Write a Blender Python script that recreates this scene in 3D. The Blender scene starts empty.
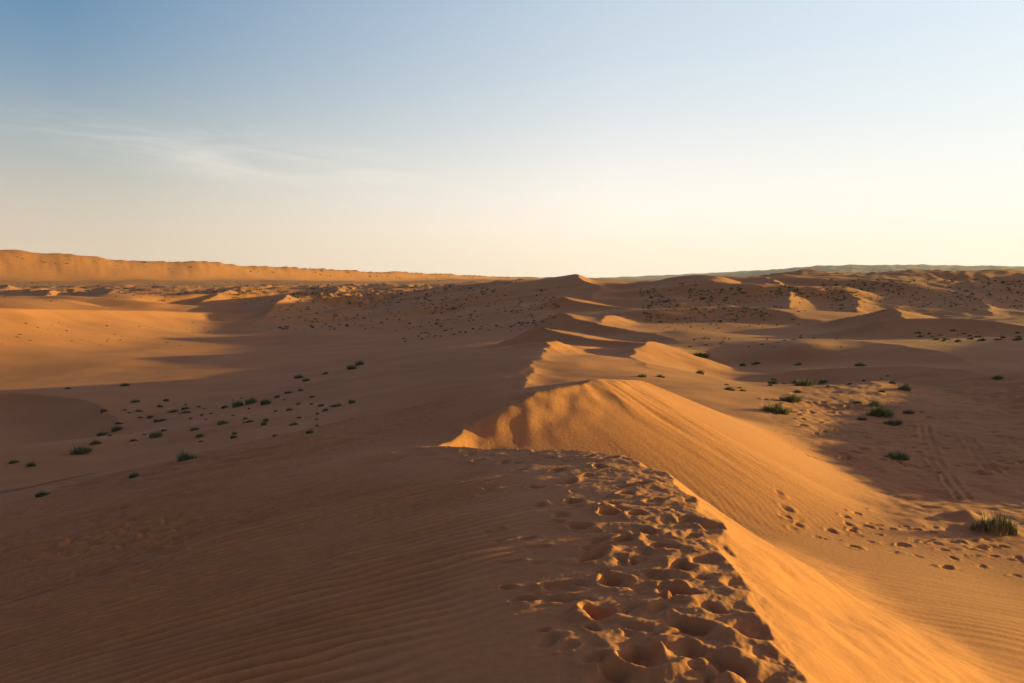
import bpy, math, random
import numpy as np

random.seed(7)
scene = bpy.context.scene
C = scene.collection

# ------------------------------------------------------------------ camera model
W, HGT = 1024, 683
LENS = 35.0
F = W * LENS / 36.0
PITCH = math.atan((341.5 - 282.0) / F)
CP, SP = math.cos(PITCH), math.sin(PITCH)


def at(u, v, d):
    """survey point: bearing and dip read off the photograph, distance estimated"""
    a = (u - 512.0) / F
    b = (341.5 - v) / F
    y = CP + b * SP
    z = -SP + b * CP
    k = d / y
    return (a * k, d, z * k)


SUN_EL = math.radians(5.3)
SUN_AZ = math.radians(72)      # clockwise from the view direction (+y)

# ------------------------------------------------------------------ noise
_rng = np.random.RandomState(11)
_PERM = np.concatenate([_rng.permutation(512)] * 3)
_ANG = _rng.rand(512) * 2 * np.pi
_GX, _GY = np.cos(_ANG).astype(np.float32), np.sin(_ANG).astype(np.float32)


def noise(x, y, seed=0):
    x = np.asarray(x, np.float64) + seed * 17.37
    y = np.asarray(y, np.float64) - seed * 9.71
    xi = np.floor(x).astype(np.int64)
    yi = np.floor(y).astype(np.int64)
    xf = x - xi
    yf = y - yi
    xi &= 511
    yi &= 511
    u = xf * xf * xf * (xf * (xf * 6 - 15) + 10)
    v = yf * yf * yf * (yf * (yf * 6 - 15) + 10)

    def g(ix, iy, dx, dy):
        h = _PERM[_PERM[ix & 511] + (iy & 511)]
        return _GX[h] * dx + _GY[h] * dy
    n00 = g(xi, yi, xf, yf)
    n10 = g(xi + 1, yi, xf - 1, yf)
    n01 = g(xi, yi + 1, xf, yf - 1)
    n11 = g(xi + 1, yi + 1, xf - 1, yf - 1)
    a = n00 + u * (n10 - n00)
    b = n01 + u * (n11 - n01)
    return (a + v * (b - a)) * 1.5


def fbm(x, y, oct=4, seed=0, gain=0.5):
    s = 0
    amp = 1.0
    for i in range(oct):
        s = s + amp * noise(x * 2 ** i, y * 2 ** i, seed + i)
        amp *= gain
    return s


def smooth(t):
    t = np.clip(t, 0, 1)
    return t * t * (3 - 2 * t)


def smax(a, b, k):
    """smooth maximum with blend width k"""
    h = np.clip(0.5 + 0.5 * (a - b) / k, 0, 1)
    return b + (a - b) * h + k * h * (1 - h)


# ------------------------------------------------------------------ large relief: surveyed heights
CTRL = []


def c(u, v, d):
    CTRL.append(at(u, v, d))


def w(x, y, z):
    CTRL.append((x, y, z))


# trough on the right of the ridge
for p in [(5, 7, -4.5), (7, 8, -4.75), (6, 12, -4.45), (8, 12, -4.8), (12, 12, -5.4), (8, 16, -4.9), (14, 8, -5.6), (10, 20, -5), (12, 30, -5), (15, 40, -5), (20, 52, -5.1), (10, 60, -5.3), (10, 4, -5.3), (5, 3, -4.8),
          (16, 20, -5), (25, 30, -5), (40, 20, -5.2), (30, 5, -5.2), (60, 60, -5.4), (6, -6, -5.3), (30, -30, -5), (100, 20, -5.2),
          (200, 40, -5), (220, 120, -4), (90, 90, -5)]:
    w(*p)
c(690, 370, 70); c(740, 384, 61); c(740, 367, 78); c(800, 367, 74); c(840, 391, 55); c(940, 394, 52); c(700, 350, 86); c(690, 331, 130); c(740, 333, 128); c(800, 348, 77); c(850, 345, 80); c(900, 342, 82); c(960, 349, 72); c(760, 337, 102); c(860, 339, 100); c(1000, 380, 54); c(1024, 340, 84); c(680, 330, 112)
# right-hand hill
c(640, 318, 190); c(740, 324, 142); c(850, 326, 128); c(1000, 322, 140)
c(640, 287, 260); c(690, 281, 262); c(740, 279, 265); c(800, 277, 270); c(900, 276, 280); c(1024, 275, 290)
c(700, 310, 185); c(660, 314, 190); c(720, 297, 220); c(650, 300, 230); c(825, 306, 190); c(845, 322, 160); c(930, 303, 205); c(1024, 296, 215); c(1150, 285, 260); c(1300, 280, 320)
c(740, 287, 420); c(1024, 285, 420); c(900, 286, 640); c(1024, 285, 760); c(1200, 284, 800); c(760, 286, 700)
# far plateau on the right
c(560, 287, 5600); c(640, 288, 5700); c(690, 286.5, 5700); c(690, 285, 5000); c(730, 280, 5600); c(750, 275.5, 5700); c(770, 273, 5800); c(800, 268.3, 5900); c(860, 266, 6000); c(940, 267, 6000); c(1024, 268.5, 6000); c(1300, 269, 6000); c(1800, 270, 6000)
c(800, 281, 2500); c(1024, 281, 2500); c(800, 279.5, 4600); c(1024, 279, 4600); c(860, 268, 8800); c(1024, 270, 8800); c(620, 281, 5000)
# main ridge, its left flank and the far summit
c(577, 280, 300); c(540, 282, 300); c(500, 285, 300); c(430, 298, 300); c(640, 287, 300); c(370, 308, 290)
c(610, 312, 172); c(560, 320, 152); c(590, 345, 90); c(610, 341, 106); c(640, 343, 100); c(600, 325, 152); c(650, 326, 140); c(690, 333, 122); c(500, 312, 190); c(450, 327, 170); c(400, 322, 205); c(330, 326, 215); c(300, 337, 165); c(430, 313, 240); c(340, 316, 260)
c(560, 345, 80); c(480, 352, 75); c(430, 368, 70); c(540, 360, 52); c(470, 375, 50); c(620, 352, 75)
c(600, 284, 420); c(500, 284, 480); c(400, 290, 420); c(560, 283, 800)
# left valley
for p in [(-6, 8, -3.6), (-10, 12, -4.8), (-15, 20, -6.0), (-6, 20, -4.6), (-12, 32, -6.2), (-17, 33, -6.9), (-22, 44, -7.3), (-14, 58, -7.2), (-25, 30, -7.2), (-30, 20, -7.4), (-20, 0, -6.8), (-9, 0, -4.6),
          (-40, 40, -8), (-60, 20, -8.5), (-20, -30, -7), (-100, 40, -9.5)]:
    w(*p)
c(300, 395, 66); c(150, 425, 60); c(50, 452, 57); c(-100, 450, 60); c(350, 372, 90)
c(0, 400, 85); c(120, 395, 86); c(250, 372, 105); c(0, 372, 108); c(180, 362, 120); c(350, 352, 125); c(60, 350, 140); c(280, 342, 160); c(180, 345, 155); c(-150, 360, 125); c(0, 352, 150)
# lit face on the far side of the valley, the plain on top of it
c(0, 306, 190); c(110, 308, 230); c(-200, 303, 180); c(0, 352, 125); c(110, 341, 165); c(200, 333, 195); c(250, 325, 220); c(280, 308, 300)
c(0, 301, 300); c(120, 299, 310); c(250, 297, 340); c(0, 294, 420); c(150, 291, 450); c(300, 291, 480); c(-250, 296, 400)
c(0, 288, 650); c(150, 287, 700); c(300, 286, 750); c(450, 284, 800)
# far dune wall on the left
c(-400, 284, 900); c(0, 282, 1120); c(150, 281, 1185); c(300, 281, 1380); c(450, 281, 1720); c(0, 284, 950); c(150, 284, 1000); c(300, 283, 1150)
c(-400, 262, 1250); c(0, 280, 1200); c(150, 281, 1340); c(300, 282, 1600); c(380, 282, 1800); c(450, 280, 1950); c(530, 281, 2350)
c(-400, 262, 1700); c(0, 266, 1800); c(150, 271, 1900); c(300, 277, 2100); c(450, 280, 2600)
c(0, 268, 5000); c(300, 276, 5000); c(512, 281, 5000); c(-800, 262, 3000)
for p in [(-300, 0, -6), (-900, 100, 0), (0, -200, -5), (-300, -300, -6), (300, -200, -5), (500, 200, -4), (1500, 300, 0), (4000, 1000, 5), (-3000, 500, 20), (8000, 2000, 0), (-8000, 2000, 0), (0, 9000, 10), (6000, 6000, 10), (-6000, 6000, 10)]:
    w(*p)
CTRL = np.array(CTRL)


def lp(x, y):
    r = np.sqrt(x * x + y * y) + 3.0
    return np.arctan2(x, y) * 1.6, np.log(r)


_ca, _cl = lp(CTRL[:, 0], CTRL[:, 1])
_n = len(CTRL)


def _phi(r2):
    return 0.5 * r2 * np.log(r2 + 1e-9)


# heights are solved as z / r so that near and far relief carry the same weight
_cr = np.sqrt(CTRL[:, 0] ** 2 + CTRL[:, 1] ** 2) + 3.0
_A = np.zeros((_n + 3, _n + 3))
_A[:_n, :_n] = _phi((_ca[:, None] - _ca) ** 2 + (_cl[:, None] - _cl) ** 2) + np.eye(_n) * 2e-4
_P = np.stack([np.ones(_n), _ca, _cl], 1)
_A[:_n, _n:] = _P
_A[_n:, :_n] = _P.T
_wt = np.linalg.solve(_A, np.concatenate([CTRL[:, 2] / _cr, np.zeros(3)]))


def base(x, y):
    a, l = lp(x, y)
    r = np.sqrt(x * x + y * y) + 3.0
    out = _wt[_n] + _wt[_n + 1] * a + _wt[_n + 2] * l
    for i in range(_n):
        out = out + _wt[i] * _phi((a - _ca[i]) ** 2 + (l - _cl[i]) ** 2)
    return out * r


# ------------------------------------------------------------------ dune crests
def catmull(P, n):
    P = np.asarray(P, float)
    Q = np.vstack([2 * P[0] - P[1], P, 2 * P[-1] - P[-2]])
    out = []
    for i in range(1, len(Q) - 2):
        p0, p1, p2, p3 = Q[i - 1], Q[i], Q[i + 1], Q[i + 2]
        for t in np.linspace(0, 1, n, endpoint=False):
            out.append(0.5 * ((2 * p1) + (-p0 + p2) * t + (2 * p0 - 5 * p1 + 4 * p2 - p3) * t * t + (-p0 + 3 * p1 - 3 * p2 + p3) * t ** 3))
    out.append(Q[-2])
    return np.array(out)


class Dune:
    """a sharp crest line with a windward profile on its left and a slip face on its right"""

    def __init__(self, pts, left, right, reach, blend, n=6, wob=0.0, wf=1.0, streak=0.0, sf=1.0, fade=0.0):
        rows = []
        for p in pts:
            xyz = p[1] if p[0] == 'w' else at(*p[:3])
            ex = p[2] if p[0] == 'w' and len(p) > 2 else (p[3] if p[0] != 'w' and len(p) > 3 else None)
            L, R = ex if ex else (left, right)
            rows.append(list(xyz) + list(L) + list(R))
        self.P = catmull(rows, n)
        self.reach, self.blend, self.wob, self.wf, self.streak, self.sf = reach, blend, wob, wf, streak, sf
        self.fade = fade
        self.lo = self.P[:, :2].min(0) - reach
        self.hi = self.P[:, :2].max(0) + reach

    def fields(self, x, y):
        best = np.full(x.shape, 1e18)
        idx = np.zeros(x.shape, np.int32)
        tt = np.zeros(x.shape)
        sg = np.zeros(x.shape)
        P = self.P
        for i in range(len(P) - 1):
            ax, ay = P[i, :2]
            bx, by = P[i + 1, :2]
            dx, dy = bx - ax, by - ay
            L2 = dx * dx + dy * dy + 1e-12
            t = np.clip(((x - ax) * dx + (y - ay) * dy) / L2, 0, 1)
            qx, qy = x - ax - t * dx, y - ay - t * dy
            d2 = qx * qx + qy * qy
            m = d2 < best
            best = np.where(m, d2, best)
            idx = np.where(m, i, idx)
            tt = np.where(m, t, tt)
            sg = np.where(m, dx * qy - dy * qx, sg)
        return np.sqrt(best), idx, tt, sg

    def apply(self, x, y, z):
        m = (x > self.lo[0]) & (x < self.hi[0]) & (y > self.lo[1]) & (y < self.hi[1])
        if not m.any():
            return z
        xx, yy = x[m], y[m]
        if self.wob:
            k = self.wf
            ox = self.wob * (noise(xx * k, yy * k, 3) + 0.5 * noise(xx * k * 2.3, yy * k * 2.3, 4))
            oy = self.wob * (noise(xx * k, yy * k, 5) + 0.5 * noise(xx * k * 2.3, yy * k * 2.3, 6))
            if self.fade:
                k = np.exp(-(self.fields(xx, yy)[0] / self.fade) ** 2)
                ox, oy = ox * k, oy * k
            d, i, t, s = self.fields(xx + ox, yy + oy)
        else:
            d, i, t, s = self.fields(xx, yy)
        A = self.P[i]
        B = self.P[i + 1]
        q = A + (B - A) * t[:, None]
        zc = q[:, 2]
        sl_ = np.hypot(B[:, 0] - A[:, 0], B[:, 1] - A[:, 1])
        lw = smooth(0.5 + 0.5 * s / (d * sl_ + 1e-9))
        lf = s > 0
        s0 = q[:, 6] + (q[:, 3] - q[:, 6]) * lw
        s1 = q[:, 7] + (q[:, 4] - q[:, 7]) * lw
        ww = q[:, 8] + (q[:, 5] - q[:, 8]) * lw
        drop = s1 * d + (s0 - s1) * ww * (1 - np.exp(-d / ww))
        zd = zc - drop
        if self.streak:
            al = (i + t)
            px = q[:, 0] + q[:, 1]
            st = noise(px * self.sf, d * self.sf * 0.12, 21) + 0.6 * noise(px * self.sf * 2.7, d * self.sf * 0.2, 22)
            zd = zd + (1 - lw) * self.streak * st * smooth(d / (0.5 / self.sf)) * np.exp(-d * self.sf * 0.12)
        out = z.copy()
        zz = smax(zd, z[m], self.blend)
        f = smooth((self.reach - d) / (0.3 * self.reach))
        out[m] = z[m] * (1 - f) + zz * f
        return out


NEARL, NEARR = (-0.03, 0.24, 1.7), (0.72, 0.56, 2.0)
MIDL = (0.03, 0.22, 3.0)
D2L, D2R = (0.14, 0.24, 4.0), (0.58, 0.17, 3.2)
DUNES = []
# the ridge the photographer stands on, up to where its crest swings to the left ...
DUNES.append(Dune([
    ('w', (-2.0, -60, -3.0), (NEARL, NEARR)), ('w', (0.5, -25, -2.0), (NEARL, NEARR)), ('w', (1.2, -8, -1.72), (NEARL, NEARR)),
    ('w', (1.25, 0, -1.70), (NEARL, NEARR)), ('w', (1.28, 3.0, -1.74), (NEARL, NEARR)),
    (805, 690, 4.35, (NEARL, NEARR)), (782, 640, 5.0, (NEARL, NEARR)), (752, 590, 6.0, (NEARL, NEARR)), (728, 548, 7.1, (NEARL, NEARR)),
    (702, 508, 8.6, (NEARL, NEARR)), (668, 477, 10.4, (NEARL, NEARR)), (632, 459, 12.0, (MIDL, NEARR)), (600, 452.5, 12.9, (MIDL, (.6, .5, 2))),
    (560, 450, 13.6, (MIDL, (.5, .45, 2))), (505, 449, 14.3, (MIDL, (.5, .4, 2))), (462, 447, 14.9, ((0.08, .24, 3), (.5, .4, 2))),
    (440, 446, 15.3, ((0.12, .25, 3), (.5, .4, 2))), (420, 448, 15.6, ((0.12, .25, 3), (.4, .35, 2))),
], None, None, 26, 0.35, n=6, wob=0.10, wf=1.1, streak=0.03, sf=1.6))
# ... and the second dune it runs into, crest climbing back to the right
DUNES.append(Dune([
    (430, 447, 18.0, (D2L, (.58, .25, 2.4))), (446, 441, 18.6, (D2L, (.58, .25, 2.4))), (460, 432.5, 19.15, (D2L, (.58, .35, 2.4))),
    (480, 421, 19.6, (D2L, (.58, .4, 3))), (510, 404.5, 20.2, (D2L, (.6, .45, 3))), (548, 389.5, 20.95, (D2L, (.6, .45, 3))), (582, 384, 21.65, (D2L, (.58, .4, 3))),
    (607, 381.5, 22.7, (D2L, (.46, .46, 4))), (622, 385, 23.6, (D2L, (.46, .46, 4))),
], None, None, 24, 0.3, n=6, wob=0.14, wf=1.2, streak=0.0, sf=1.6, fade=0.9))
# its spur: rounded shoulder coming down towards the trough
DUNES.append(Dune([(598, 383, 22.1), (612, 393, 21.75), (628, 412, 21.2), (641, 434, 20.8), (652, 454, 20.6), (664, 476, 20.50), (674, 500, 20.38)],
                  (0.35, 0.55, 1.2), (0.40, 0.50, 3), 18, 0.22))
# and its far end, bending away
DUNES.append(Dune([
    (596, 383.5, 22.3, (D2L, (.46, .46, 4))), (612, 381, 23.2, (D2L, (.46, .46, 4))), (634, 380, 25.4, ((.2, .2, 4), (.42, .46, 4))), (650, 384, 28.5, ((.2, .2, 4), (.38, .46, 3))), (664, 394, 33, ((.2, .2, 4), (.3, .4, 4))), (674, 408, 36.5, ((.2, .2, 4), (.3, .4, 4))),
], None, None, 24, 0.3))
# beyond it
G = (0.10, 0.22, 8)
DUNES.append(Dune([(505, 420, 35), (528, 388, 41), (531, 373, 46), (541, 364, 50), (546, 352, 56), (552, 341, 63), (562, 344, 67), (575, 347, 70), (592, 348.5, 73), (612, 350, 75)],
                  (0.14, 0.2, 6), (0.55, 0.38, 5), 24, 0.6, wob=0.4, wf=0.4, streak=0.06, sf=0.8))
DUNES.append(Dune([(652, 374, 52), (640, 364, 57), (632, 356, 62), (638, 347, 67), (648, 341.5, 71), (655, 342, 77), (662, 345, 84)],
                  (0.30, 0.2, 5), (0.36, 0.28, 5), 22, 0.6, wob=0.3, wf=0.3))
DUNES.append(Dune([(515, 338, 106), (532, 330, 101), (539, 327.3, 98), (551, 330.5, 95), (575, 336, 90), (598, 339.5, 86), (633, 342, 84), (665, 347, 82)],
                  (0.14, 0.2, 8), (0.42, 0.26, 6), 26, 0.6, wob=0.4, wf=0.25))
DUNES.append(Dune([(540, 320, 150), (555, 314.5, 145), (562, 312.5, 140), (574, 318, 134), (596, 323, 126), (625, 329, 118), (656, 336, 108), (680, 343, 100)],
                  (0.16, 0.2, 8), (0.42, 0.28, 7), 30, 0.6, wob=0.5, wf=0.2))
DUNES.append(Dune([(603, 326, 128), (603, 319, 136), (609, 315.3, 143), (618, 316.5, 151), (626, 321, 160)], (0.2, 0.2, 8), (0.46, 0.26, 7), 28, 0.7, wob=0.4, wf=0.2))
DUNES.append(Dune([(545, 302, 198), (556, 298, 194), (561.5, 296.5, 190), (569, 300, 186), (588, 303, 181), (615, 307, 174), (640, 312, 168)],
                  (0.16, 0.2, 8), (0.4, 0.26, 8), 40, 0.8, wob=0.5, wf=0.12))
DUNES.append(Dune([(590, 298, 222), (598, 291, 236), (603, 285.5, 246), (594, 283.5, 256), (583, 280, 266), (576, 275.5, 278), (575, 274, 292), (573, 276, 315), (570, 280, 345)],
                  (0.15, 0.17, 12), (0.42, 0.2, 10), 70, 1.2, wob=0.9, wf=0.08))
# dunes on the right-hand hill
DUNES.append(Dune([(655, 296, 225), (672, 288, 240), (690, 285, 250), (712, 287, 255)], (0.26, 0.2, 10), (0.25, 0.18, 10), 45, 1.2, wob=0.8, wf=0.1))
DUNES.append(Dune([(690, 325, 150), (712, 314, 160), (724, 308, 172), (730, 306, 186), (722, 304, 205)], (0.28, 0.22, 10), (0.3, 0.18, 10), 40, 1.0, wob=0.8, wf=0.1))
DUNES.append(Dune([(826, 329, 138), (814, 322.5, 148), (801, 315.5, 160), (793, 308, 176), (791, 299, 196), (785, 289, 222), (772, 279, 250), (755, 279, 275)],
                  (0.26, 0.20, 20), (0.42, 0.30, 10), 60, 1.0, wob=0.8, wf=0.09))
DUNES.append(Dune([(630, 322, 150), (655, 311, 155), (690, 307, 158), (740, 306.5, 158), (778, 310, 153), (800, 318, 146)],
                  (0.05, 0.05, 10), (0.24, 0.18, 10), 34, 1.0, wob=0.9, wf=0.1))
DUNES.append(Dune([(852, 309, 178), (859, 302, 192), (856, 297, 206), (838, 292, 226), (818, 289.5, 240), (805, 289, 250)], (0.34, 0.24, 10), (0.42, 0.22, 10), 40, 1.0, wob=0.8, wf=0.09))
DUNES.append(Dune([(800, 330, 142), (824, 321.5, 138), (858, 314.5, 134), (880, 310.5, 131), (892, 307.8, 130), (900, 313, 122), (908, 321, 114)],
                  (0.22, 0.2, 8), (0.4, 0.24, 8), 30, 0.8, wob=0.5, wf=0.12))
DUNES.append(Dune([(815, 336, 112), (848, 328.5, 110), (885, 320, 108), (939, 318, 106), (980, 319.5, 103), (1024, 325.5, 98), (1080, 335, 92)],
                  (0.10, 0.12, 6), (0.24, 0.16, 8), 26, 0.8, wob=0.4, wf=0.12))
DUNES.append(Dune([(994, 319, 165), (989, 311, 176), (984, 303, 190), (976, 297, 202), (960, 294.5, 214), (944, 292, 224), (926, 289.5, 236), (905, 291, 250)], (0.26, 0.16, 10), (0.46, 0.26, 10), 42, 1.0, wob=0.9, wf=0.09))
DUNES.append(Dune([(690, 352, 92), (735, 346, 92), (790, 343.5, 90), (845, 343.5, 85), (873, 343.5, 80), (905, 346, 74), (935, 351, 69), (965, 359, 63), (985, 367, 58), (1024, 377, 52.5)],
                  (0.06, 0.10, 8), (0.17, 0.16, 8), 22, 0.7, wob=0.5, wf=0.15))
DUNES.append(Dune([(770, 374, 64), (815, 369, 64), (860, 367, 62.5), (910, 366, 60), (967, 371, 55.5), (1008, 377, 52), (1050, 385, 48)],
                  (0.05, 0.10, 8), (0.19, 0.17, 7), 18, 0.6, wob=0.4, wf=0.15))
# out of frame on the right: throws the long evening shadow over the trough
DUNES.append(Dune([('w', (25, 25.5, -5.6)), ('w', (26.5, 27.8, -3.4)), ('w', (29.5, 32, -2.8)), ('w', (34, 40, -2.6)), ('w', (40, 48, -2.6)), ('w', (50, 56, -1.9)), ('w', (62, 68, -1.0)), ('w', (76, 82, -0.1)), ('w', (88, 98, 0.0)), ('w', (98, 116, -0.8)), ('w', (106, 135, -2.0)), ('w', (114, 150, -4.5))][::-1],
                  (0.5, 0.4, 5), (0.22, 0.2, 8), 26, 0.6, wob=1.3, wf=0.9))
DUNES.append(Dune([('w', (136, 185, -4)), ('w', (140, 212, 2.0)), ('w', (150, 245, 3.2)), ('w', (168, 280, 5)), ('w', (188, 315, 5.5)), ('w', (210, 350, 5)), ('w', (235, 380, -1))],
                  (0.3, 0.25, 10), (0.2, 0.2, 10), 70, 2.0, wob=1.5, wf=0.06))  # unseen ridge, added so that its shadow falls on the right-hand hill
# the long dune wall far off on the left
DUNES.append(Dune([(-700, 252, 850), (-400, 248, 1000), (-150, 248, 1120), (0, 251.3, 1230), (75, 254.3, 1290), (150, 259, 1370), (225, 263.5, 1480), (300, 268, 1630), (380, 271.3, 1840), (450, 274.3, 2150), (530, 278, 2600), (580, 281, 3000)],
                  (0.10, 0.06, 60), (0.44, 0.36, 50), 300, 7, wob=2, wf=0.01))
# left valley
DUNES.append(Dune([(-140, 391, 86), (-20, 393, 83), (50, 395.5, 80), (92, 402, 74), (112, 415, 68), (122, 432, 62)], (0.03, 0.05, 8), (0.42, 0.24, 6), 26, 0.8, wob=0.4, wf=0.15))
DUNES.append(Dune([(-330, 292, 112), (-180, 300, 124), (0, 308, 152), (60, 309, 172), (110, 310, 195), (160, 311, 220), (200, 313, 240), (232, 317, 258), (240, 325, 275)],
                  (0.02, 0.02, 12), (0.42, 0.16, 10), 60, 0.8, wob=1.0, wf=0.06))
for pts in ([(100, 299, 320), (112, 291, 345), (106, 288, 380), (92, 290, 425)],
            [(196, 304, 300), (220, 293, 330), (229, 289.5, 360), (220, 288.5, 400), (205, 290, 430)],
            [(262, 316, 245), (279, 302, 268), (286, 296.5, 290), (281, 294, 315), (266, 296, 345)],
            [(30, 301, 320), (50, 292, 345), (47, 289.5, 375), (30, 291, 410)],
            [(322, 300, 360), (338, 289.5, 395), (334, 287.5, 430), (320, 289, 470)],
            [(392, 296, 400), (410, 286.5, 435), (404, 285, 470), (392, 287, 510)],
            [(150, 293, 470), (166, 287, 500), (160, 285.5, 540), (145, 287, 590)],
            [(250, 290, 560), (268, 285, 600), (262, 284, 640), (250, 286, 690)],
            [(-10, 291, 480), (8, 286, 510), (4, 284.5, 550), (-10, 286, 600)]):
    DUNES.append(Dune(pts, (0.30, 0.22, 12), (0.45, 0.22, 10), 52, 1.0, wob=1.2, wf=0.05))
# footprints read off the photograph (pixel of the hollow, depth in m, size)
FEET = [(639, 655, .075, 1.1), (732, 668, .07, 1.0), (600, 613, .075, 1.05), (690, 628, .075, 1.1), (613, 582, .075, 1.0), (677, 593, .07, 1), (591, 557, .07, 1), (679, 566, .07, 1), (663, 546, .07, 1),
        (644, 532, .065, 1.), (578, 526, .05, .9), (624, 539, .06, .9), (608, 513, .06, .9), (637, 514, .06, .9), (609, 504, .06, .9), (573, 502, .055, .9), (566, 483, .06, .9), (626, 493, .06, .9), (587, 476, .06, .9),
        (640, 483, .06, .9), (600, 466, .06, .9), (560, 470, .06, .9), (714, 608, .04, 1.1), (752, 630, .045, 1.1), (740, 585, .035, 1.1), (705, 560, .035, 1), (688, 500, .04, 1.1), (712, 525, .045, 1.1), (690, 520, .035, 1),
        (548, 640, .03, .9), (560, 590, .02, 1), (700, 655, .035, 1), (660, 610, .03, 1), (655, 575, .03, .9), (630, 610, .03, 1), (770, 655, .03, 1), (610, 680, .05, 1.1), (770, 690, .06, 1.1), (665, 700, .06, 1.1),
        (536, 487, .04, .9), (520, 470, .035, .9), (505, 462, .03, .9), (548, 458, .04, .9), (610, 458, .05, .9), (590, 456, .05, .9), (480, 460, .03, .9), (655, 500, .04, .9), (668, 520, .03, .9), (600, 540, .03, .9),
        (625, 560, .03, 1), (560, 515, .03, .8), (540, 505, .03, .8), (470, 455, .03, .8), (720, 545, .03, .9), (640, 590, .02, .8)]

TRAIL = [(775, 520), (800, 523), (840, 528), (890, 538), (940, 545), (985, 552), (1040, 562)]


def relief(x, y):
    """height of the sand without prints and ripples"""
    z = base(x, y)
    r = np.sqrt(x * x + y * y)
    # rolling undulation growing with distance, none on the near ridge
    far = smooth((r - 40) / 120)
    z = z + far * (1 - smooth((r - 600) / 300)) * np.minimum(r * 0.0042, 2.6) * fbm(x / (r * 0 + 38.0), y / 62.0, 3, 31)
    # trains of small dunes: long windward backs on the left, short slip faces on the right
    mz = smooth((r - 130) / 120) * (1 - smooth((r - 520) / 250)) * smooth(0.45 + 1.2 * noise(x / 170.0, y / 170.0, 47))
    ph = x / 46.0 + 1.1 * noise(x / 90.0, y / 75.0, 45) + 0.35 * noise(x / 30.0, y / 28.0, 46)
    tri = ph - np.floor(ph)
    saw = np.where(tri < 0.70, smooth(tri / 0.70), smooth((1 - tri) / 0.30))
    z = z + mz * (2.8 + 2.2 * noise(x / 110.0, y / 60.0, 48)) * (saw - 0.5)
    f2 = smooth((r - 120) / 300) * (1 - smooth((r - 600) / 200))
    z = z + f2 * np.minimum(r, 700) * 0.0009 * fbm(x / 16.0, y / 24.0, 3, 41)
    f4 = smooth((r - 4300) / 900) * smooth((np.arctan2(x, y) - 0.15) / 0.1)
    z = z + f4 * 9.0 * fbm(x / 170.0, y / 260.0, 4, 58)
    # hummocks gathered round the scrub
    az_ = np.arctan2(x, y)
    hz = smooth((az_ - 0.10) / 0.06) * smooth((r - 135) / 40) + smooth((az_ + 0.24) / 0.06) * smooth((0.05 - az_) / 0.04) * smooth((r - 165) / 50)
    hz = hz + smooth((-0.05 - az_) / 0.1) * smooth((r - 300) / 80)
    hz = hz * (1 - smooth((r - 600) / 300))
    hm = noise(x / 5.5, y / 5.5, 111) + 0.7 * noise(x / 2.6, y / 2.6, 112)
    z = z + hz * (0.42 + 0.35 * smooth((r - 230) / 60)) * np.maximum(hm, -0.15) * (0.45 + 0.9 * noise(x / 45.0, y / 45.0, 113)).clip(0.05, 1.2)
    near = 1 - smooth((r - 25) / 60)
    z = z + 0.14 * smooth((r - 14) / 14) * fbm(x / 7.0, y / 7.0, 3, 61) * (1 - far)
    for d in DUNES:
        z = d.apply(x, y, z)
    f3 = smooth((r - 800) / 400)
    hi = smooth((z + 5) / 22)
    al = x * 0.58 + y * 0.816
    ac = x * 0.816 - y * 0.58
    # spurs running down the far dune wall, hummocks on its brow
    sp = noise(al / 70.0 - ac / 120.0, ac / 260.0, 51) + 0.45 * noise(al / 26.0 - ac / 60.0, ac / 150.0, 52)
    z = z + f3 * hi * (1.5 * sp * (0.6 + 1.2 * noise(al / 190.0, ac / 300.0, 63)) + 4.0 * noise(al / 170.0, ac / 120.0, 59) + 1.9 * noise(al / 61.0, ac / 70.0, 60)) + f3 * smooth((z - 4) / 14) * 0.9 * fbm(al / 26.0, ac / 22.0, 3, 55)
    z = z + f3 * (1 - hi) * 1.2 * fbm(x / 60.0, y / 110.0, 2, 57)
    return z


def crater(x, y, z, cx, cy, depth, size, ang, rough=1.0):
    R = 0.118 * size
    m = (np.abs(x - cx) < R * 4) & (np.abs(y - cy) < R * 4)
    if not m.any():
        return
    wx_ = x[m] + R * 0.55 * rough * noise(x[m] * 6, y[m] * 6, 73)
    wy_ = y[m] + R * 0.55 * rough * noise(x[m] * 6, y[m] * 6, 74)
    xx, yy = wx_ - cx, wy_ - cy
    ca, sa = math.cos(ang), math.sin(ang)
    p = (xx * ca + yy * sa) / 0.82
    q = (-xx * sa + yy * ca) / 1.28
    p = p * (1 + 0.35 * q / (R * 1.3)).clip(.6, 1.5)        # broad ball of the foot, narrow heel
    d = np.sqrt(p * p + q * q) / R
    th_ = np.arctan2(q, p)
    hole = -depth * (1 - smooth((d - 0.42) / 0.58)) * (0.85 + 0.25 * np.sin(th_ + cx * 7))
    rim = depth * 0.33 * np.exp(-((d - 1.2) / 0.38) ** 2) * (0.55 + 0.55 * np.sin(th_ * 1.0 + cy * 11) + 0.9 * noise(x[m] * 5 + cx, y[m] * 5, 72))
    z[m] += hole + rim


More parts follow.
